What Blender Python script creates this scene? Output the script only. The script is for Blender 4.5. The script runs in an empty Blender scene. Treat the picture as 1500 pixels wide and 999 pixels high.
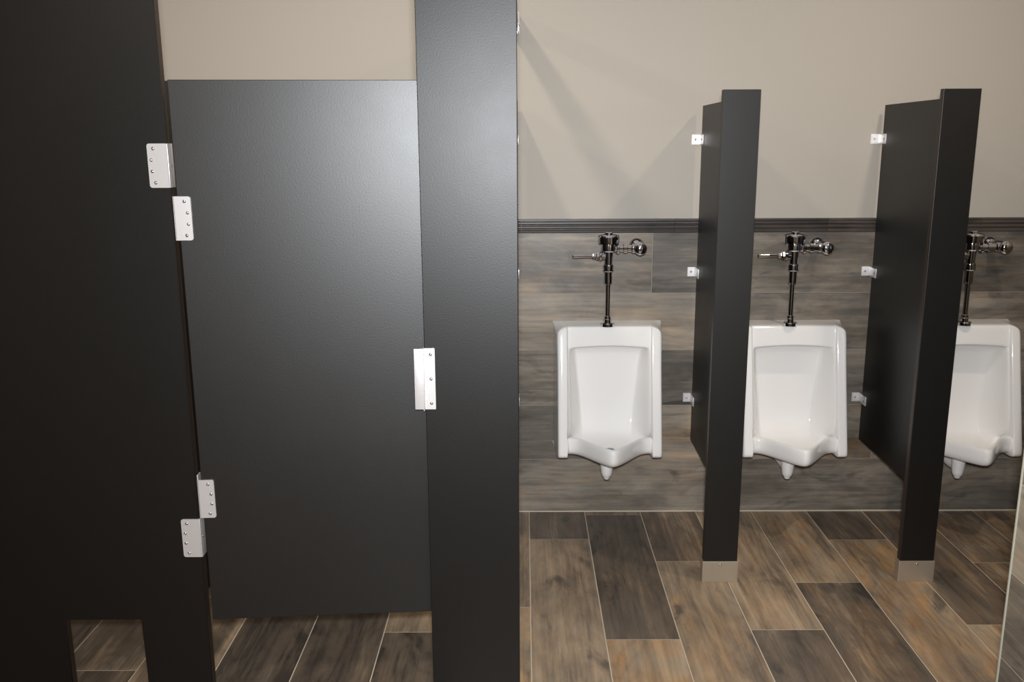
import bpy, bmesh, math, random
from mathutils import Vector, Matrix
random.seed(7)
C = bpy.context.scene
COL = C.collection

# ---------------------------------------------------------------- camera
F_PX, PITCH, YAW, ROLL, CX, EYE = 1308.43, .2155, -.0028, -.0040, 14.39, 1.536
cam_d = bpy.data.cameras.new('camera')
cam = bpy.data.objects.new('camera', cam_d); COL.objects.link(cam)
cam_d.sensor_width = 36; cam_d.lens = F_PX/1500*36; cam_d.shift_x = -CX/1500
cam_d.clip_start = .02
_r = Vector((math.cos(YAW), -math.sin(YAW), 0))
_d = Vector((-math.sin(YAW)*math.sin(PITCH), -math.cos(YAW)*math.sin(PITCH), -math.cos(PITCH)))
_f = Vector((math.sin(YAW)*math.cos(PITCH), math.cos(YAW)*math.cos(PITCH), -math.sin(PITCH)))
R_ = _r*math.cos(ROLL)-_d*math.sin(ROLL)
D_ = _r*math.sin(ROLL)+_d*math.cos(ROLL)
m = Matrix((( R_.x,-D_.x,-_f.x,0),(R_.y,-D_.y,-_f.y,0),(R_.z,-D_.z,-_f.z,EYE),(0,0,0,1)))
cam.matrix_world = m
C.camera = cam

# ---------------------------------------------------------------- exposure, world, lights
vs = C.view_settings
vs.view_transform = 'Standard'; vs.look = 'None'; vs.gamma = 1; vs.use_curve_mapping = False
vs.exposure = 0.0
w = bpy.data.worlds.new('world'); C.world = w; w.use_nodes = True
w.node_tree.nodes['Background'].inputs[0].default_value = (.9, .82, .72, 1)
w.node_tree.nodes['Background'].inputs[1].default_value = .10

def lamp(name, loc, power, size, color, target=None, spread=None):
    ld = bpy.data.lights.new(name, 'AREA'); ld.shape = 'DISK'; ld.size = size
    ld.energy = power; ld.color = color
    if spread: ld.spread = math.radians(spread)
    o = bpy.data.objects.new(name, ld); COL.objects.link(o); o.location = loc
    if target is not None:
        o.rotation_euler = (Vector(target)-Vector(loc)).to_track_quat('-Z', 'Y').to_euler()
    return o
CEIL = 2.66
WARM = (1, .86, .70)
DOWNLIGHTS = [(1.52, 2.40, 13), (-.46, 2.45, 13), (-1.50, 2.40, 8), (.30, .35, 13), (-1.50, .35, 13)]
for (x, y, e) in DOWNLIGHTS:
    lamp('downlight_lamp', (x, y, CEIL-.012), e, .10, WARM)
# the camera's flash, just above the lens
lamp('flash_lamp', (.01, -.02, EYE+.10), 40, .09, (.93, .96, 1), target=(.30, 3.6, 1.05), spread=118)

# ---------------------------------------------------------------- materials
MATS = {}
def mat(name, color=(.5,.5,.5), rough=.5, metal=0., spec=.5, bump=None, coat=0.):
    mt = bpy.data.materials.new(name); mt.use_nodes = True
    nt = mt.node_tree; b = nt.nodes['Principled BSDF']
    b.inputs['Base Color'].default_value = (*color, 1)
    b.inputs['Roughness'].default_value = rough
    b.inputs['Metallic'].default_value = metal
    b.inputs['Specular IOR Level'].default_value = spec
    b.inputs['Coat Weight'].default_value = coat
    if bump:
        sc, st, dist = bump
        tc = nt.nodes.new('ShaderNodeTexCoord'); n = nt.nodes.new('ShaderNodeTexNoise')
        n.inputs['Scale'].default_value = sc; n.inputs['Detail'].default_value = 3
        nt.links.new(tc.outputs['Object'], n.inputs['Vector'])
        bp = nt.nodes.new('ShaderNodeBump'); bp.inputs['Strength'].default_value = st
        bp.inputs['Distance'].default_value = dist
        nt.links.new(n.outputs['Fac'], bp.inputs['Height']); nt.links.new(bp.outputs['Normal'], b.inputs['Normal'])
    MATS[name] = mt
    return mt

def add(nt, typ, **kw):
    n = nt.nodes.new(typ)
    for k, v in kw.items(): setattr(n, k, v)
    return n

def panel_mat(name, color, spec):
    mt = mat(name, color, .42, spec=spec)
    nt = mt.node_tree; b = nt.nodes['Principled BSDF']
    tc = add(nt, 'ShaderNodeTexCoord')
    v = add(nt, 'ShaderNodeTexNoise'); v.inputs['Scale'].default_value = 230; v.inputs['Detail'].default_value = 4
    nt.links.new(tc.outputs['Object'], v.inputs['Vector'])
    bp = add(nt, 'ShaderNodeBump'); bp.inputs['Strength'].default_value = .16; bp.inputs['Distance'].default_value = .0010
    nt.links.new(v.outputs['Fac'], bp.inputs['Height']); nt.links.new(bp.outputs['Normal'], b.inputs['Normal'])
    # faint scuffs and rubbed patches
    s = add(nt, 'ShaderNodeTexNoise'); s.inputs['Scale'].default_value = 5; s.inputs['Detail'].default_value = 8; s.inputs['Roughness'].default_value = .7
    nt.links.new(tc.outputs['Object'], s.inputs['Vector'])
    mr = add(nt, 'ShaderNodeMapRange'); mr.inputs['From Min'].default_value = .35; mr.inputs['From Max'].default_value = .7
    mr.inputs['To Min'].default_value = .435; mr.inputs['To Max'].default_value = .455
    nt.links.new(s.outputs['Fac'], mr.inputs['Value']); nt.links.new(mr.outputs[0], b.inputs['Roughness'])
    return mt

panel_m = panel_mat('charcoal_panel', (.0048, .0042, .0037), .50)
door_m = panel_mat('charcoal_door', (.0048, .0042, .0037), .85)
edge_m = mat('brown_panel_edge', (.030, .019, .013), .5)
paint_m = mat('beige_paint', (.420, .387, .340), .6, spec=.3, bump=(260, .12, .001))
ceil_m = mat('ceiling_white', (.75, .73, .70), .7)
grout_m = mat('pale_grout', (.55, .48, .38), .8)
wgrout_m = mat('wall_grout', (.30, .27, .23), .8)
ceramic_m = mat('white_vitreous_china', (.84, .82, .795), .07, spec=.5, coat=.3)
chrome_m = mat('chrome', (.74, .75, .82), .05, 1.0)
steel_m = mat('brushed_steel', (.54, .47, .38), .36, .7)
alu_m = mat('satin_aluminium', (.80, .78, .78), .38, .55)
scr_m = mat('screw_metal', (.55, .53, .52), .22, 1.0)
drain_m = mat('grey_strainer', (.25, .26, .27), .35, .6)
rail_m = mat('bronze_rail', (.09, .065, .045), .4, .3)
strip_m = mat('pale_edge_strip', (.50, .50, .42), .45)
lens_m = bpy.data.materials.new('lamp_lens'); lens_m.use_nodes = True
_b = lens_m.node_tree.nodes['Principled BSDF']
_b.inputs['Emission Color'].default_value = (*WARM, 1); _b.inputs['Emission Strength'].default_value = 4

def wood_tile_mat(name, ramp, rough=.42):
    mt = bpy.data.materials.new(name); mt.use_nodes = True
    nt = mt.node_tree; b = nt.nodes['Principled BSDF']; L = nt.links.new
    at = add(nt, 'ShaderNodeAttribute', attribute_name='tone')
    sep = add(nt, 'ShaderNodeSeparateColor'); L(at.outputs['Color'], sep.inputs[0])
    uv = add(nt, 'ShaderNodeUVMap', uv_map='tile_uv')
    def noise(sx, sy, scale, detail, rough_, dist=0.):
        mp = add(nt, 'ShaderNodeMapping'); mp.inputs['Scale'].default_value = (sx, sy, 1)
        L(uv.outputs[0], mp.inputs['Vector'])
        n = add(nt, 'ShaderNodeTexNoise'); n.inputs['Scale'].default_value = scale
        n.inputs['Detail'].default_value = detail; n.inputs['Roughness'].default_value = rough_
        n.inputs['Distortion'].default_value = dist
        L(mp.outputs[0], n.inputs['Vector']); return n.outputs['Fac']
    def mathn(op, a, b_):
        n = add(nt, 'ShaderNodeMath', operation=op)
        for i, x in enumerate((a, b_)):
            if isinstance(x, (int, float)): n.inputs[i].default_value = x
            else: L(x, n.inputs[i])
        return n.outputs[0]
    fine = noise(.6, 26, 3, 8, .70, .2)
    broad = noise(.42, 4.5, 2.4, 5, .6, .8)
    cloud = noise(.8, 2.2, 3.4, 7, .70, .5)
    # growth-ring figure: contour lines of a slow noise, stretched along the plank
    ringn = noise(.8, 3.2, 1.5, 2, .4, .3)
    ring = mathn('SINE', mathn('MULTIPLY', ringn, 85), 0)
    ring = mathn('POWER', mathn('ADD', mathn('MULTIPLY', ring, .5), .5), 2.5)
    v = mathn('ADD', sep.outputs[0], mathn('MULTIPLY', mathn('SUBTRACT', fine, .5), .52))
    v = mathn('ADD', v, mathn('MULTIPLY', mathn('SUBTRACT', broad, .5), .85))
    v = mathn('ADD', v, mathn('MULTIPLY', mathn('SUBTRACT', cloud, .5), .95))
    v = mathn('SUBTRACT', v, mathn('MULTIPLY', ring, .065))
    # knots and dark wisps
    kn = noise(1.6, 4.2, 2.6, 3, .55, .7)
    km = add(nt, 'ShaderNodeMapRange'); km.inputs['From Min'].default_value = .60; km.inputs['From Max'].default_value = .74
    L(kn, km.inputs['Value'])
    v = mathn('SUBTRACT', v, mathn('MULTIPLY', km.outputs[0], .30))
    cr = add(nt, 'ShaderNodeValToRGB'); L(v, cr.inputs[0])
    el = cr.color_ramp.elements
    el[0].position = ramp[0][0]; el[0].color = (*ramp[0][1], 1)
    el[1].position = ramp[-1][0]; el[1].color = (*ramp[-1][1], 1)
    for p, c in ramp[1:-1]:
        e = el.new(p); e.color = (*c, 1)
    rust = add(nt, 'ShaderNodeMix', data_type='RGBA'); rust.blend_type = 'MIX'
    rn = noise(1.3, 3.2, 3.1, 4, .6, 1.0)
    mr = add(nt, 'ShaderNodeMapRange'); mr.inputs['From Min'].default_value = .42; mr.inputs['From Max'].default_value = .72
    L(rn, mr.inputs['Value'])
    L(mathn('MULTIPLY', mr.outputs[0], sep.outputs[1]), rust.inputs[0])
    L(cr.outputs[0], rust.inputs[6])
    tint = add(nt, 'ShaderNodeMix', data_type='RGBA'); tint.blend_type = 'MULTIPLY'; tint.inputs[0].default_value = 1
    L(cr.outputs[0], tint.inputs[6]); tint.inputs[7].default_value = (1.55, 1.05, .55, 1)
    L(tint.outputs[2], rust.inputs[7])
    L(rust.outputs[2], b.inputs['Base Color'])
    b.inputs['Roughness'].default_value = rough
    bp = add(nt, 'ShaderNodeBump'); bp.inputs['Strength'].default_value = .25; bp.inputs['Distance'].default_value = .001
    L(fine, bp.inputs['Height']); L(bp.outputs[0], b.inputs['Normal'])
    return mt
floor_tile_m = wood_tile_mat('wood_look_floor_tile', [(0.0, (.050,.042,.036)), (.35, (.145,.113,.084)), (.65, (.335,.255,.172)), (1.0, (.54,.44,.32))], .40)
wall_tile_m = wood_tile_mat('wood_look_wall_tile', [(0.0, (.058,.052,.045)), (.35, (.138,.122,.102)), (.65, (.275,.238,.192)), (1.0, (.42,.365,.29))], .38)
trim_tile_m = wood_tile_mat('dark_trim_tile', [(0.0, (.028,.025,.023)), (1.0, (.098,.080,.070))], .35)

# ---------------------------------------------------------------- helpers
def tag(o, label, cat, group=None):
    o['label'] = label; o['category'] = cat
    if group: o['group'] = group
    return o
def empty(name, label, cat, loc, group=None):
    o = bpy.data.objects.new(name, None); COL.objects.link(o); o.location = loc; o.empty_display_size = .05
    return tag(o, label, cat, group)
def obj(name, bm, mats, parent=None, smooth=False, loc=(0,0,0)):
    me = bpy.data.meshes.new(name)
    bmesh.ops.recalc_face_normals(bm, faces=bm.faces[:])
    if smooth:
        for f in bm.faces: f.smooth = True
    bm.to_mesh(me); bm.free()
    for mm in (mats if isinstance(mats, (list, tuple)) else [mats]): me.materials.append(mm)
    o = bpy.data.objects.new(name, me); COL.objects.link(o); o.location = loc
    if parent: o.parent = parent
    return o
def struct(o): o['kind'] = 'structure'; return o
def box(bm, x0, x1, y0, y1, z0, z1, bevel=0., seg=2, mi=0, edge_axis=None, edge_mi=1):
    """box; faces perpendicular to edge_axis keep mi, the others (the cut edges) get edge_mi"""
    r = bmesh.ops.create_cube(bm, size=1)
    for v in r['verts']:
        v.co = Vector(((x0+x1)/2+v.co.x*(x1-x0), (y0+y1)/2+v.co.y*(y1-y0), (z0+z1)/2+v.co.z*(z1-z0)))
    fs = list({f for v in r['verts'] for f in v.link_faces})
    for f in fs:
        f.material_index = mi; f.normal_update()
        if edge_axis is not None and abs(f.normal[edge_axis]) < .5: f.material_index = edge_mi
    if bevel:
        es = list({e for v in r['verts'] for e in v.link_edges})
        bmesh.ops.bevel(bm, geom=es, offset=bevel, segments=seg, affect='EDGES', profile=.5)
    return bm
def lathe(bm, prof, M=Matrix(), n=32, close=True):
    """prof: (radius, height) along local z, transformed by M"""
    rings = []
    for r, h in prof:
        if r < 1e-6: rings.append([bm.verts.new(M @ Vector((0, 0, h)))])
        else: rings.append([bm.verts.new(M @ Vector((r*math.cos(2*math.pi*i/n), r*math.sin(2*math.pi*i/n), h))) for i in range(n)])
    for a, b in zip(rings, rings[1:]):
        for i in range(n):
            j = (i+1) % n
            if len(a) == 1 and len(b) == 1: continue
            if len(a) == 1: bm.faces.new((a[0], b[i], b[j]))
            elif len(b) == 1: bm.faces.new((a[i], a[j], b[0]))
            else: bm.faces.new((a[i], a[j], b[j], b[i]))
    if close:
        for rg in (rings[0], rings[-1]):
            if len(rg) > 1: bm.faces.new(rg)
    return bm
def axis(loc, d):
    return Matrix.Translation(Vector(loc)) @ Vector(d).to_track_quat('Z', 'Y').to_matrix().to_4x4()
def tube(bm, pts, r, n=20):
    pts = [Vector(p) for p in pts]; rings = []
    rr = r if isinstance(r, (list, tuple)) else [r]*len(pts)
    for i, p in enumerate(pts):
        t = (pts[min(i+1, len(pts)-1)]-pts[max(i-1, 0)]).normalized()
        u = t.cross(Vector((1, 0, 0))) if abs(t.x) < .9 else t.cross(Vector((0, 0, 1)))
        u.normalize(); v = t.cross(u)
        rings.append([bm.verts.new(p+(u*math.cos(2*math.pi*k/n)+v*math.sin(2*math.pi*k/n))*rr[i]) for k in range(n)])
    for a, b in zip(rings, rings[1:]):
        for k in range(n): bm.faces.new((a[k], a[(k+1) % n], b[(k+1) % n], b[k]))
    bm.faces.new(rings[0]); bm.faces.new(rings[-1])
    return bm
def auto(o, ang=35):
    for p in o.data.polygons: p.use_smooth = True
    o.data.set_sharp_from_angle(angle=math.radians(ang))
    return o
def copy_tree(o, parent=None):
    c = o.copy(); COL.objects.link(c)
    if parent: c.parent = parent
    for ch in [x for x in COL.objects if x.parent == o]: copy_tree(ch, c)
    return c

def screw(parent, loc, d=(0, -1, 0), r=.0042, name='screw'):
    """round-headed security screw; d = the way the head points"""
    bm = bmesh.new()
    lathe(bm, [(r, -.0006), (r, .0006), (r*.86, .0016), (r*.55, .0024), (r*.30, .0026), (r*.28, .0012), (0, .0012)], axis(loc, d), 16, close=False)
    return auto(obj(name, bm, scr_m, parent), 40)

# ---------------------------------------------------------------- tiled surfaces
def tiles(name, mats, to3, tl, base_quad, gap, lift=.0):
    """tl: list of (u0,u1,v0,v1,tone,rust) - u runs along the plank; to3(u,v,h) -> world"""
    bm = bmesh.new(); uvl = bm.loops.layers.uv.new('tile_uv'); tc = bm.loops.layers.float_color.new('tone')
    u0, u1, v0, v1 = base_quad
    f = bm.faces.new([bm.verts.new(to3(*p)) for p in ((u0,v0,-.0012),(u1,v0,-.0012),(u1,v1,-.0012),(u0,v1,-.0012))]); f.material_index = 1
    for (a, b, c, d, tone, rust) in tl:
        a, b, c, d = a+gap, b-gap, c+gap, d-gap
        if b <= a or d <= c: continue
        ox, oy = random.uniform(0, 40), random.uniform(0, 40)
        cs = [(a,c),(b,c),(b,d),(a,d)]
        top = [bm.verts.new(to3(p[0], p[1], 0)) for p in cs]
        bot = [bm.verts.new(to3(p[0], p[1], -.0011)) for p in cs]
        fs = [(bm.faces.new(top), cs)]
        for i in range(4):
            j = (i+1) % 4
            fs.append((bm.faces.new((top[i], bot[i], bot[j], top[j])), [cs[i], cs[i], cs[j], cs[j]]))
        for ff, pp in fs:
            for lp, q in zip(ff.loops, pp):
                lp[uvl].uv = (q[0]+ox, q[1]+oy); lp[tc] = (tone, rust, 0, 1)
    me = bpy.data.meshes.new(name); bm.to_mesh(me); bm.free()
    for mm in mats: me.materials.append(mm)
    o = bpy.data.objects.new(name, me); COL.objects.link(o)
    return struct(o)

YW = 3.6                     # the tiled back wall
XR = 2.12                    # right end wall
XL = -2.45
YB = -1.6
TW, TX0, TL = .2374, -.2189, .981
JOINT = {0: 2.777, 1: 3.316, 2: 3.554, 3: 3.119, 4: 2.629, 5: 2.949, 6: 3.303, 7: 2.657, 8: 3.10, 9: 2.9, -1: 2.62, -2: 3.05, -3: 3.32, -4: 2.85, -5: 2.408, -6: 3.2}
TONE = {(0,1): (.48,.1), (0,0): (.55,1), (1,1): (.30,.2), (1,0): (.60,.12), (2,1): (.40,.2), (2,0): (.24,.15), (2,-1): (.64,.75),
        (3,1): (.38,.3), (3,0): (.58,.35), (4,1): (.58,.25), (4,0): (.34,.15), (5,1): (.58,.55), (5,0): (.32,.35),
        (6,1): (.30,.2), (6,0): (.60,.75), (7,1): (.28,.4), (7,0): (.64,.7), (8,1): (.42,.5), (8,0): (.42,.5), (9,1): (.46,.6), (9,0): (.42,.5),
        (-1,1): (.58,.1), (-1,0): (.20,.1), (-2,1): (.16,.1), (-2,0): (.16,.1), (-3,1): (.14,.0), (-3,0): (.14,.0), (-4,1): (.44,.25), (-4,0): (.44,.25),  # planks under the stall door toned darker as painted shade, offsetting the stall downlight
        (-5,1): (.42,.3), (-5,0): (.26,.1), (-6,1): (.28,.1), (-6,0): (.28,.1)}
ft = []
for k in range(-10, 10):
    j0 = JOINT.get(k, random.uniform(2.4, 3.4))
    a, b = TX0+TW*k, TX0+TW*(k+1)
    a, b = max(a, XL), min(b, XR)
    if b-a < .005: continue
    for n in range(-7, 3):
        # row index 1 = the tile beyond the joint, 0 = nearer
        c, d = j0+TL*n, j0+TL*(n+1)
        idx = n+1
        c, d = max(c, YB), min(d, YW)
        if d-c < .004: continue
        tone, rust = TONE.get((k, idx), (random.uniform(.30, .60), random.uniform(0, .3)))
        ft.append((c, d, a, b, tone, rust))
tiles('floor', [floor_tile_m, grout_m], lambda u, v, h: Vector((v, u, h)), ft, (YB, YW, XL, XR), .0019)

ROW = .237
wrows = {0: [(-2.6,.30,.3), (-.25,.52,.35), (.79,.46,.12), (1.69,.40,.2), (3,0,0)],
         1: [(-2.6,.4,.2), (-.35,.30,.1), (.36,.62,.5), (1.10,.40,.9), (1.464,.5,.2), (3,0,0)],
         2: [(-2.6,.4,.2), (-.45,.42,.15), (.42,.32,.1), (.80,.38,.1), (1.75,.45,.1), (3,0,0)],
         3: [(-2.6,.4,.2), (-.30,.62,.30), (.70,.46,.2), (1.66,.46,.3), (3,0,0)],
         4: [(-2.6,.4,.2), (-.46,.44,.30), (.517,.34,.1), (.80,.42,.25), (1.47,.28,.3), (3,0,0)]}
wt = []
for r, js in wrows.items():
    for (a, tone, rust), nx in zip(js, js[1:]):
        b = nx[0]; a = max(a, XL); b = min(b, XR)
        if b-a < .01: continue
        z0, z1 = r*ROW+(.004 if r == 0 else 0), (r+1)*ROW
        if r == 4: z1 = 1.196
        wt.append((a, b, z0, z1, tone, rust))
tw = tiles('wall_back_tile', [wall_tile_m, wgrout_m], lambda u, v, h: Vector((u, YW-.010-h, v)), wt, (XL, XR, 0, 1.2), .0011)
tw.name = 'wall_back_tiled'

def wall(name, *a):
    bm = bmesh.new(); box(bm, *a); return struct(obj(name, bm, paint_m))
wall('wall_back', XL-.1, XR+.1, YW, YW+.1, 0, CEIL)
wall('wall_left', XL-.1, XL, YB, YW, 0, CEIL)
wall('wall_right', XR, XR+.1, YB, YW, 0, CEIL)
wall('wall_front', XL-.1, XR+.1, YB-.1, YB, 0, CEIL)
bm = bmesh.new(); box(bm, XL-.1, XR+.1, YB-.1, YW+.1, CEIL, CEIL+.08); struct(obj('ceiling', bm, ceil_m))
# tiles on the right end wall
wt = []
for r in range(5):
    js = [YB]+[2.2+random.uniform(0, .8)+.981*i for i in range(-4, 2)]+[YW-.01]
    js = sorted(j for j in js if YB <= j <= YW-.01)
    for a, b in zip(js, js[1:]): wt.append((a, b, r*ROW, (r+1)*ROW if r < 4 else 1.196, random.uniform(.3, .5), .3))
tiles('wall_right_tiled', [wall_tile_m, wgrout_m], lambda u, v, h: Vector((XR-.010-h, u, v)), wt, (YB, YW-.01, 0, 1.2), .0011)
# the stub wall in the near right corner
SX, SY = 1.231, 2.091
bm = bmesh.new(); box(bm, SX+.010, SX+.16, YB, SY-.002, 0, CEIL); struct(obj('wall_stub', bm, paint_m))
wt = []
tn = [(.40,.1), (.50,.1), (.95,.2), (.6,.2), (.4,.2)]
for r in range(5):
    js = [YB, 2.091-.55-.2*(r % 3)-.981, 2.091-.55-.2*(r % 3), SY-.003]
    for a, b in zip(js, js[1:]): wt.append((a, b, r*ROW, (r+1)*ROW if r < 4 else 1.196, *tn[r]))
tiles('wall_stub_tiled', [wall_tile_m, grout_m], lambda u, v, h: Vector((SX-h, u, v)), wt, (YB, SY-.003, 0, 1.2), .0018)
bm = bmesh.new(); box(bm, SX-.002, SX+.012, SY-.003, SY+.003, 0, 1.2, .001); struct(obj('trim_2', bm, strip_m))

bm = bmesh.new(); box(bm, XL, XR-.01, YW-.0145, YW-.010, -.0005, .005, .001); struct(obj('trim_3', bm, grout_m))
# chair-rail moulding
def moulding(name, x0, x1):
    prof = [(0,1.194), (.014,1.194), (.017,1.197), (.0175,1.2035), (.015,1.2065), (.0095,1.2075), (.0095,1.2095), (.016,1.211), (.019,1.215),
            (.019,1.219), (.016,1.2225), (.0105,1.2235), (.0105,1.2255), (.017,1.227), (.021,1.231), (.021,1.2365), (.018,1.239), (.013,1.240), (.013,1.242), (.019,1.243), (.019,1.2485), (0,1.2485)]
    bm = bmesh.new(); uvl = bm.loops.layers.uv.new('tile_uv'); tc = bm.loops.layers.float_color.new('tone')
    xs = [x0]; x = x0
    while x < x1: x = min(x1, x+.61); xs.append(x)
    for a, b in zip(xs, xs[1:]):
        tone = random.uniform(.3, .6); ox = random.uniform(0, 30)
        va = [bm.verts.new((a+.0005, YW-.010-d, z)) for d, z in prof]; vb = [bm.verts.new((b-.0005, YW-.010-d, z)) for d, z in prof]
        for i in range(len(prof)-1):
            f = bm.faces.new((va[i], vb[i], vb[i+1], va[i+1]))
            for lp, q in zip(f.loops, ((a,prof[i][1]),(b,prof[i][1]),(b,prof[i+1][1]),(a,prof[i+1][1]))):
                lp[uvl].uv = (q[0]+ox, q[1]); lp[tc] = (tone, .2, 0, 1)
        bm.faces.new(va); bm.faces.new(vb[::-1])
    bm.verts.ensure_lookup_table()
    for v in bm.verts:
        if v.co.y > YW-.0101: v.co.y = YW
    me = bpy.data.meshes.new(name); bmesh.ops.recalc_face_normals(bm, faces=bm.faces[:]); bm.to_mesh(me); bm.free(); me.materials.append(trim_tile_m)
    o = bpy.data.objects.new(name, me); COL.objects.link(o); return struct(o)
moulding('trim_1', XL, XR)

# ---------------------------------------------------------------- stall front
YF, PT = 2.20, .025          # front plane of the stall, panel thickness
def plate_bm(bm, x0, x1, z0, z1, y0, y1, r=.006, sides='both'):
    """thin plate with rounded outer corners in the xz plane"""
    pts = []
    def arc(cx, cz, a0):
        for i in range(6):
            a = math.radians(a0+90*i/5); pts.append((cx+r*math.cos(a), cz+r*math.sin(a)))
    if sides in ('both', 'right'): arc(x1-r, z1-r, 90-90)
    else: pts.append((x1, z1))
    if sides in ('both', 'left'): arc(x0+r, z1-r, 90)
    else: pts.append((x0, z1))
    if sides in ('both', 'left'): arc(x0+r, z0+r, 180)
    else: pts.append((x0, z0))
    if sides in ('both', 'right'): arc(x1-r, z0+r, 270)
    else: pts.append((x1, z0))
    f = [bm.verts.new((x, y0, z)) for x, z in pts]; b = [bm.verts.new((x, y1, z)) for x, z in pts]
    bm.faces.new(f); bm.faces.new(b[::-1])
    for i in range(len(pts)):
        j = (i+1) % len(pts); bm.faces.new((f[i], f[j], b[j], b[i]))
    return bm
SCREW_DX = (.012, .006, .006, .012)
def hinge(parent, x_in, x_out, z0, z1, y, wrap):
    """hinge leaf: x_in is the edge at the gap, x_out the rounded free edge; wrap = the leaf returns into the gap"""
    bm = bmesh.new(); left = x_out < x_in
    plate_bm(bm, min(x_in, x_out), max(x_in, x_out), z0, z1, y-.0035, y-.0002, .006, 'left' if left else 'right')
    s = 1 if left else -1
    if wrap: box(bm, min(x_in, x_in+s*.0035), max(x_in, x_in+s*.0035), y-.0035, y+PT+.004, z0, z1, .0008)
    o = auto(obj('hinge_leaf', bm, alu_m, parent), 30); o['label'] = 'silver metal hinge leaf'
    for i in range(4):
        zz = z1-.012-(z1-z0-.024)*i/3
        off = (.020, .012, .012, .020)[i]
        screw(o, (x_out+s*off*.75, y-.0035, zz))
    if wrap: screw(o, (x_in+s*.0035, y+.012, (z0+z1)/2), (1, 0, 0), .003)
    return o

# wide pilaster on the left, with the notch at its foot
t = empty('stall_pilaster', 'wide charcoal partition panel at far left with a notch cut at its foot', 'partition', (-1.15, YF, 0), 'stall front pilasters')
bm = bmesh.new()
PX1 = -.8605
outline = [(-1.95,0), (-1.247,0), (-1.247,.287), (-1.038,.287), (-1.038,0), (PX1,0), (PX1,2.05), (-1.95,2.05)]
tx, tz = -1.15, 0
fa = [bm.verts.new((x-tx, 0, z)) for x, z in outline]; ba = [bm.verts.new((x-tx, PT, z)) for x, z in outline]
ff = bm.faces.new(fa); fb = bm.faces.new(ba[::-1])
for i in range(len(fa)):
    j = (i+1) % len(fa); f = bm.faces.new((fa[i], fa[j], ba[j], ba[i])); f.material_index = 1
es = [e for e in bm.edges if all(v.co.y < .001 for v in e.verts)]
bmesh.ops.bevel(bm, geom=es, offset=.0015, segments=2, affect='EDGES')
auto(obj('panel', bm, [panel_m, edge_m], t), 12)
def shift(o, dx, dy=0, dz=0): o.location = (dx, dy, dz)
for (z0, z1) in ((1.439, 1.544), (.470, .577)):
    h = hinge(t, PX1, -.907, z0, z1, YF, True); h.location = (1.15, -YF, 0)
for (a, b) in ((-1.94, -1.250), (-1.035, PX1-.002)):
    bm = bmesh.new(); box(bm, a+1.15, b+1.15, -.004, PT+.004, 0, .078, .001); s = obj('floor_shoe', bm, steel_m, t); s['label'] = 'brushed steel floor shoe'

# pilaster between the stall door and the urinals
t = empty('stall_pilaster', 'narrow full-height charcoal pilaster between stall door and urinals', 'partition', (-.134, YF, 0), 'stall front pilasters')
bm = bmesh.new(); box(bm, -.119, .119, 0, PT, 0, 2.05, .0015, 2, 0, 1, 1)
auto(obj('panel', bm, [panel_m, edge_m], t), 12)
bm = bmesh.new(); box(bm, -.117, .117, -.004, PT+.004, 0, .078, .001); s = obj('floor_shoe', bm, steel_m, t); s['label'] = 'brushed steel floor shoe'
# latch keeper with its raised stop flange
bm = bmesh.new(); X0 = -.134
plate_bm(bm, -.2545-X0, -.2265-X0, .877, 1.037, -.0035, -.0001, .002)
box(bm, -.2565-X0, -.2535-X0, -.019, -.0001, .877, 1.039, .0006)
box(bm, -.2775-X0, -.2535-X0, -.0195, -.0165, .881, 1.039, .0008)
k = auto(obj('latch_keeper', bm, alu_m, t), 30); k['label'] = 'silver latch keeper with raised door stop'
for zz in (1.021, .957, .893): screw(k, (-.2375-X0, -.0035, zz))

# door, hinged at the left, standing slightly open inwards
HX = -.8455
t = empty('stall_door', 'charcoal toilet stall door standing closed between two pilasters', 'door', (HX, YF, .285))
t.rotation_euler = (0, 0, math.radians(4.0))
bm = bmesh.new(); box(bm, 0, .600, 0, PT, 0, 1.407, .0015, 2, 0, 1, 1)
auto(obj('door_panel', bm, [door_m, edge_m], t), 12)
for (z0, z1, up) in ((1.311, 1.418, 0), (.581, .686, 1)):
    h = hinge(t, -.0095, .0325, z0-.285, z1-.285, 0, False)
    bm = bmesh.new(); box(bm, -.0095, -.0062, -.0035, .022, z0-.285, z1-.285+(.014 if up else 0), .0008)
    p = obj('hinge_pin', bm, alu_m, h)

# dividers running back to the wall
def u_bracket(parent, x0, x1, yw, z, h=.037):
    """stirrup bracket: plate on the wall, two ears hugging the panel x0..x1"""
    bm = bmesh.new()
    box(bm, x0-.003, x1+.003, yw-.003, yw, z-h/2, z+h/2, .0005)
    for a, b in ((x0-.003, x0-.0001), (x1+.0001, x1+.003)):
        box(bm, a, b, yw-.062, yw-.003, z-h/2, z+h/2, .0005)
    o = auto(obj('bracket', bm, alu_m, parent), 30); o['label'] = 'silver wall bracket'
    screw(o, (x1+.003, yw-.045, z), (1, 0, 0), .004)
    return o
def divider(xr, label):
    t = empty('stall_divider', label, 'partition', (xr, 2.9, 0), 'stall side dividers')
    bm = bmesh.new(); box(bm, -PT*.7, 0, YF+PT+.003-2.9, YW-.040-2.9, .30, 1.70, .0012, 2, 0, 0, 1)
    auto(obj('panel', bm, [panel_m, edge_m], t), 12)
    for z in (1.556, 1.035, .508):
        u_bracket(t, -PT*.7, 0, YW-2.9-(.0 if z > 1.25 else .010), z)
    return t
divider(-.0225, 'charcoal side divider seen edge-on behind the narrow pilaster')
divider(-.905, 'charcoal side divider just behind the wide notched panel')
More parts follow.
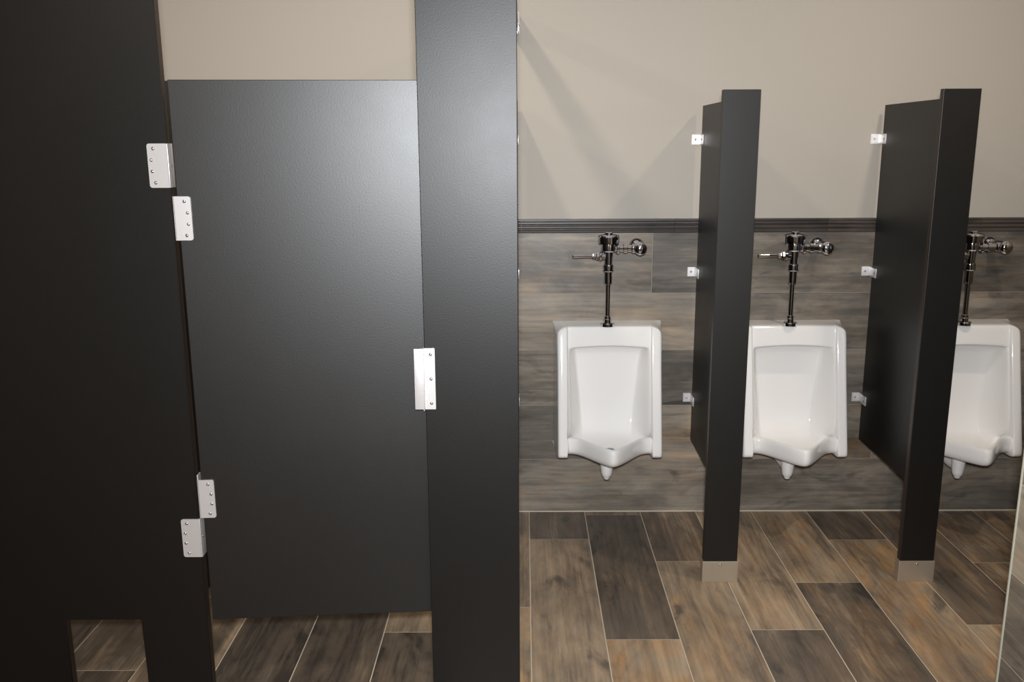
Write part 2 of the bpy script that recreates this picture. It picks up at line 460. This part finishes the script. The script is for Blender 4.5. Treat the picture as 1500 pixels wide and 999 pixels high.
# head rail
t = empty('headrail', 'bronze overhead rail running back to the wall above the divider', 'rail', (-.037, 2.2, 2.0))
bm = bmesh.new(); box(bm, -.016, .016, .029, YW-.006-2.2, -.030, .032, .003)
auto(obj('rail', bm, rail_m, t), 30)
bm = bmesh.new()
box(bm, -.022, .022, 1.397, 1.400, -.045, .035, .0005); box(bm, .0165, .020, 1.33, 1.399, -.045, .0, .0005)
box(bm, -.020, -.0165, 1.33, 1.399, -.045, .0, .0005); box(bm, -.020, .020, 1.33, 1.399, -.0345, -.0315, .0005)
b = auto(obj('bracket', bm, alu_m, t), 30); b['label'] = 'silver wall bracket'; screw(b, (.020, 1.35, -.02), (1,0,0), .004)
t2 = empty('headrail', 'bronze overhead rail across the tops of the stall pilasters', 'rail', (-.9, 2.2125, 2.05))
bm = bmesh.new(); box(bm, -1.04, .89, -.016, .016, 0, .045, .003)
auto(obj('rail', bm, rail_m, t2), 30)

# ---------------------------------------------------------------- urinal screens
YP = 2.955
def make_screen(x, label):
    t = empty('urinal_screen', label, 'partition', (x, YP, 0), 'urinal privacy screens')
    bm = bmesh.new(); box(bm, -.0605, .0605, 0, PT, .0, 1.708, .0015, 2, 0, 1, 1)
    auto(obj('post', bm, [panel_m, edge_m], t), 12)
    bm = bmesh.new(); box(bm, -.0065, .0065, PT+.0005, YW-.040-YP, .333, 1.683, .001, 2, 0, 0, 1)
    auto(obj('panel', bm, [panel_m, edge_m], t), 12)
    bm = bmesh.new(); box(bm, -.0635, .0635, -.004, PT+.004, 0, .080, .001)
    s = obj('floor_shoe', bm, steel_m, t); s['label'] = 'brushed steel floor shoe'
    screw(s, (0, -.004, .068), r=.005)
    for z in (1.556, 1.035, .508):
        yw = YW-YP-(0 if z > 1.25 else .010)
        bm = bmesh.new()
        plate_bm(bm, -.0375, -.0068, z-.0185, z+.0185, yw-.003, yw, .001)
        box(bm, -.0096, -.0067, yw-.078, yw-.001, z-.0185, z+.0185, .0005)
        b = auto(obj('bracket', bm, alu_m, t), 30); b['label'] = 'silver angle bracket'
        screw(b, (-.0235, yw-.003, z), r=.0045); screw(b, (-.0096, yw-.062, z), (-1, 0, 0), .0045)
    return t
s1 = make_screen(.6985, 'charcoal urinal screen between the first and second urinals')
s2 = copy_tree(s1); s2.location.x = 1.401; s2['label'] = 'charcoal urinal screen between the second and third urinals'

# ---------------------------------------------------------------- urinals
def smooth(a, b, x):
    t = max(0, min(1, (x-a)/(b-a))); return t*t*(3-2*t)
ZT = .835
def urinal_body():
    def Fd(z):  # shield front depth
        return .128+(.247-.128)*max(0, min(1, (.815-z)/(.815-.33)))
    rows = []   # row name, shield z
    nrow = 27
    shz = [ZT, ZT, ZT-.001, ZT-.004, ZT-.022, .79, .765, .752, .748, .742, .70, .60, .50, .46, .44, .43, .42, .415, .41, .405, .40, .395, .37, .345, .328, .320, .320]
    def shield(i, hw):
        z = shz[i]
        if i == 0: d = 0
        elif i == 1: d = .07
        elif i == 2: d = .112
        elif i == 3: d = .124
        elif i == 25: z = .3185; d = .15
        elif i == 26: z = .3185; d = 0
        elif i == 24: d = Fd(z)-.004; z = .3205
        else: d = Fd(z)
        return d, z
    def lipd(x):
        t = min(1, abs(x)/.163)
        tt = math.sqrt(t*t+.012)-math.sqrt(.012); tt /= (math.sqrt(1.012)-math.sqrt(.012))
        s = 1-tt
        q = lambda a: (math.sqrt((a-.24)**2+.006)+(a-.24))
        s = (q(s)-q(0))/(q(1)-q(0))
        return .228+(.385-.228)*s
    def inner(i, x):
        ax = abs(x)
        L = lipd(x); s = (L-.228)/(.157)
        rec = .050
        b = .116
        zb = .748+.010*(1-(ax/.16)**2)-.004
        r = lambda z: rec+.012*smooth(.55, .40, z)
        tab = {0:(0,ZT),1:(.07,ZT),2:(.105,ZT-.001),3:(.114,ZT-.006),4:(b+.002,ZT-.024),5:(b+.006,.79),6:(b+.010,.77),
               7:(b+.013,zb+.006),8:(b+.010,zb),9:(rec+.012,zb-.002),10:(rec,.70),11:(rec,.60),12:(r(.5),.50),13:(r(.44),.44),
               14:(.078,.395),15:(.105,.368),16:(.150+.02*s,.356),17:(min(.24,L-.075),.350),18:(L-.050,.360),19:(L-.037,.385),
               20:(L-.030,.402),21:(L-.014,.4065),22:(L-.002,.398),23:(L,.360),24:(L-.010,.334),25:(L-.06,.322),26:(0,.322)}
        d, z = tab[i]
        if i in (20,21,22): pass
        return d, z
    half = [0, .022, .055, 'xbi', 'xb', 'm1', 'm2', .1605, .1645, .1675, .172, .185, .199, .2055, .2075]
    nc = len(half)
    def xb(i):
        z = shz[i]
        f = max(0, min(1, (.75-z)/.35)) if i < 17 else 1
        return .135-.034*f
    def w(cn, i):
        if cn <= 4: return 0.
        return {5: .40, 6: .86, 7: .97}.get(cn, 1.)
    def pt(cn, i, sgn):
        h = half[cn]
        if h == 'xb': x = xb(i)
        elif h == 'xbi': x = xb(i)-.010
        elif h == 'm1': x = xb(i)+(.158-xb(i))*.45
        elif h == 'm2': x = xb(i)+(.158-xb(i))*.85
        else: x = h
        ds, zs = shield(i, x)
        if cn >= 9:
            d, z = ds, zs
            if cn == 13: d = d-.006 if 2 < i < 25 else d
            if cn == 14: d = d-.016 if 2 < i < 25 else d
            if h > .172 and i < 7:
                cap = ZT-.036*(1-math.sqrt(max(0, 1-((h-.172)/.036)**2)))*min(1, d/.10)
                z = min(z, cap-.0022*i*min(1, d/.10)*(1 if i > 3 else .6))
        else:
            di, zi = inner(i, x)
            if 9 <= i <= 17:
                ww = w(cn, i)
                if cn == 8: ww = .97
                d = di+(ds-.012-di)*ww; z = zi+(zs-zi)*min(1, ww*.6) if i < 13 else zi
                if i >= 15: d = di+(min(ds, .2)-.012-di)*ww*.55 if i == 15 else di
                if i == 14: d = di+(ds-.02-di)*ww*.8
                if i == 15: z = zi+.018*ww
                if i == 16: z = zi+.012*ww
            else:
                d, z = di, zi
        return Vector((sgn*x*(1+.05*(1-min(1, d/.15))), -d, z))
    bm = bmesh.new(); grid = []
    cols = [(c, -1) for c in range(nc-1, 0, -1)]+[(c, 1) for c in range(nc)]
    backz = [None]
    for c, s in cols:
        grid.append([bm.verts.new(pt(c, i, s)) for i in range(nrow)])
    # flat back-side columns against the wall
    def side(col, s):
        mid = [bm.verts.new(Vector((v.co.x+s*.006, v.co.y*.55, v.co.z-(.003 if i < 5 else 0)))) for i, v in enumerate(col)]
        bk = [bm.verts.new(Vector((s*.2185, 0, v.co.z))) for i, v in enumerate(col)]
        return mid, bk
    mL, bL = side(grid[0], -1); mR, bR = side(grid[-1], 1)
    grid = [bL, mL]+grid+[mR, bR]
    for a, b in zip(grid, grid[1:]):
        for i in range(nrow-1):
            vs_ = [a[i], a[i+1], b[i+1], b[i]]
            try: bm.faces.new(vs_)
            except ValueError: pass
    bmesh.ops.remove_doubles(bm, verts=bm.verts[:], dist=.0003)
    return bm
def make_urinal(x, label):
    t = empty('urinal', label, 'urinal', (x, YW-.0105, 0), 'wall-hung urinals')
    o = obj('body', urinal_body(), ceramic_m, t, smooth=True)
    md = o.modifiers.new('sub', 'SUBSURF'); md.levels = 2; md.render_levels = 2
    bm = bmesh.new()
    lathe(bm, [(0,.004), (.006,.004), (.0065,.002), (.010,.002), (.0105,.004), (.016,.0045), (.019,.003), (.021,.0)], Matrix.Translation((0, -.225, .3555)), 28, close=False)
    o = auto(obj('drain_strainer', bm, drain_m, t), 50); o['label'] = 'grey drain strainer'
    bm = bmesh.new()
    lathe(bm, [(0,.212), (.010,.212), (.0125,.216), (.0135,.222), (.019,.226), (.0225,.240), (.0255,.265), (.028,.30), (.030,.33)], Matrix.Translation((-.006, -.165, 0)), 28, close=False)
    tube(bm, [(-.006,-.165,.262), (-.006,-.12,.258), (-.006,-.06,.268), (-.006,0,.285)], [.018,.022,.026,.030], 20)
    auto(obj('drain_outlet', bm, ceramic_m, t), 60)
    return t
u1 = make_urinal(.338, 'first white porcelain urinal, standing wholly clear beside the narrow pilaster')
u2 = copy_tree(u1); u2.location.x = 1.070; u2['label'] = 'second white porcelain urinal, between the two charcoal screens'
u3 = copy_tree(u1); u3.location.x = 1.759; u3['label'] = 'third white porcelain urinal, half hidden beyond the right screen'

# ---------------------------------------------------------------- flush valves
def make_valve(x, label):
    t = empty('flush_valve', label, 'flush valve', (x, YW-.010, ZT), 'chrome flush valves')
    Yv = -.110
    Z = Matrix.Translation((0, Yv, 0))
    def part(name, prof, M, n=36, ang=24, parent=t):
        bm = bmesh.new(); lathe(bm, prof, M, n); return auto(obj(name, bm, chrome_m, parent), ang)
    z = lambda a: a-ZT
    part('cap', [(.030, z(1.1605)), (.0405, z(1.161)), (.0415, z(1.168)), (.0415, z(1.188)), (.039, z(1.193)), (.026, z(1.1965)), (.016, z(1.197)), (.015, z(1.204)), (.012, z(1.206))], Z)
    bm = bmesh.new()
    lathe(bm, [(.0165, z(1.072)), (.0175, z(1.10)), (.0185, z(1.128)), (.0255, z(1.130)), (.0290, z(1.134)), (.0290, z(1.158)), (.0285, z(1.1605))], Z, 36)
    lathe(bm, [(.014, .016), (.016, .030), (.022, .033), (.022, .040), (.019, .042)], axis((0, Yv, z(1.142)), (1, 0, 0)), 32)     # outlet to the stop
    lathe(bm, [(.013, .010), (.015, .026), (.019, .028), (.019, .034), (.016, .036)], axis((0, Yv, z(1.112)), (-1, 0, 0)), 32)
    auto(obj('valve_body', bm, chrome_m, t), 24)
    h = part('handle_socket', [(.0145, .036), (.0165, .038), (.0165, .046), (.012, .049), (.0125, .058), (.011, .062)], axis((0, Yv, z(1.112)), (-1, 0, 0)), 6)
    part('handle_lever', [(.005, .056), (.0065, .062), (.0068, .100), (.0075, .132), (.0075, .138), (.006, .1405)], axis((0, Yv, z(1.112)), (-1, 0, 0)), 24, parent=h)
    part('coupling_nut', [(.0185, z(1.052)), (.0215, z(1.055)), (.0215, z(1.070)), (.0205, z(1.078)), (.0185, z(1.080))], Z, 36)
    part('outlet_sleeve', [(.0145, z(1.002)), (.0155, z(1.004)), (.0160, z(1.020)), (.0155, z(1.054))], Z)
    part('flush_tube', [(.0095, z(.850)), (.0095, z(1.006))], Z)
    part('spud_flange', [(.0275, z(.8345)), (.0275, z(.845)), (.0255, z(.848)), (.0165, z(.849)), (.0165, z(.862)), (.0135, z(.865)), (.0130, z(.874)), (.0100, z(.876))], Z)
    bm = bmesh.new(); sx = .122
    lathe(bm, [(.014, .038), (.014, .056), (.0185, .058), (.0185, .072), (.0145, .074), (.0145, .088), (.0185, .092), (.0195, .104), (.018, .122)], axis((0, Yv, z(1.142)), (1, 0, 0)), 32)
    lathe(bm, [(.0235, -.035), (.0235, .0), (.0235, .012), (.021, .016)], axis((sx, Yv, z(1.142)), (0, -1, 0)), 36)
    tube(bm, [(sx, Yv, z(1.142)), (sx, 0, z(1.142))], .015, 28)
    s = auto(obj('control_stop', bm, chrome_m, t), 24)
    part('stop_cap', [(.0235, .010), (.0255, .013), (.0255, .022), (.0225, .029), (.016, .035), (.008, .0375), (.0, .038)], axis((sx, Yv, z(1.142)), (0, -1, 0)), 36, 60, s)
    part('wall_flange', [(.031, .0), (.031, .003), (.0285, .010), (.022, .019), (.0165, .023)], axis((sx, 0, z(1.142)), (0, -1, 0)), 36, 60, s)
    return t
v1 = make_valve(.330, 'chrome flush valve with side lever above the first urinal')
v2 = copy_tree(v1); v2.location.x = 1.054; v2['label'] = 'chrome flush valve with side lever above the second urinal'
v3 = copy_tree(v1); v3.location.x = 1.745; v3['label'] = 'chrome flush valve above the third urinal, half behind the right screen'

# ---------------------------------------------------------------- recessed downlights
for i, (x, y, e) in enumerate(DOWNLIGHTS):
    t = empty('recessed_downlight', ['recessed round downlight above the second screen', 'recessed round downlight above the stall door', 'recessed round downlight above the wide panel',
        'recessed round downlight above the open floor', 'recessed round downlight in the far left ceiling'][i], 'ceiling light', (x, y, CEIL), 'recessed ceiling downlights')
    bm = bmesh.new(); lathe(bm, [(.055, 0), (.075, 0), (.074, -.004), (.058, -.006), (.055, -.003)], n=40, close=False)
    auto(obj('trim_ring', bm, ceil_m, t), 40)
    bm = bmesh.new(); lathe(bm, [(0, -.001), (.056, -.001), (.056, -.004), (0, -.004)], n=40, close=False)
    obj('lens', bm, lens_m, t)
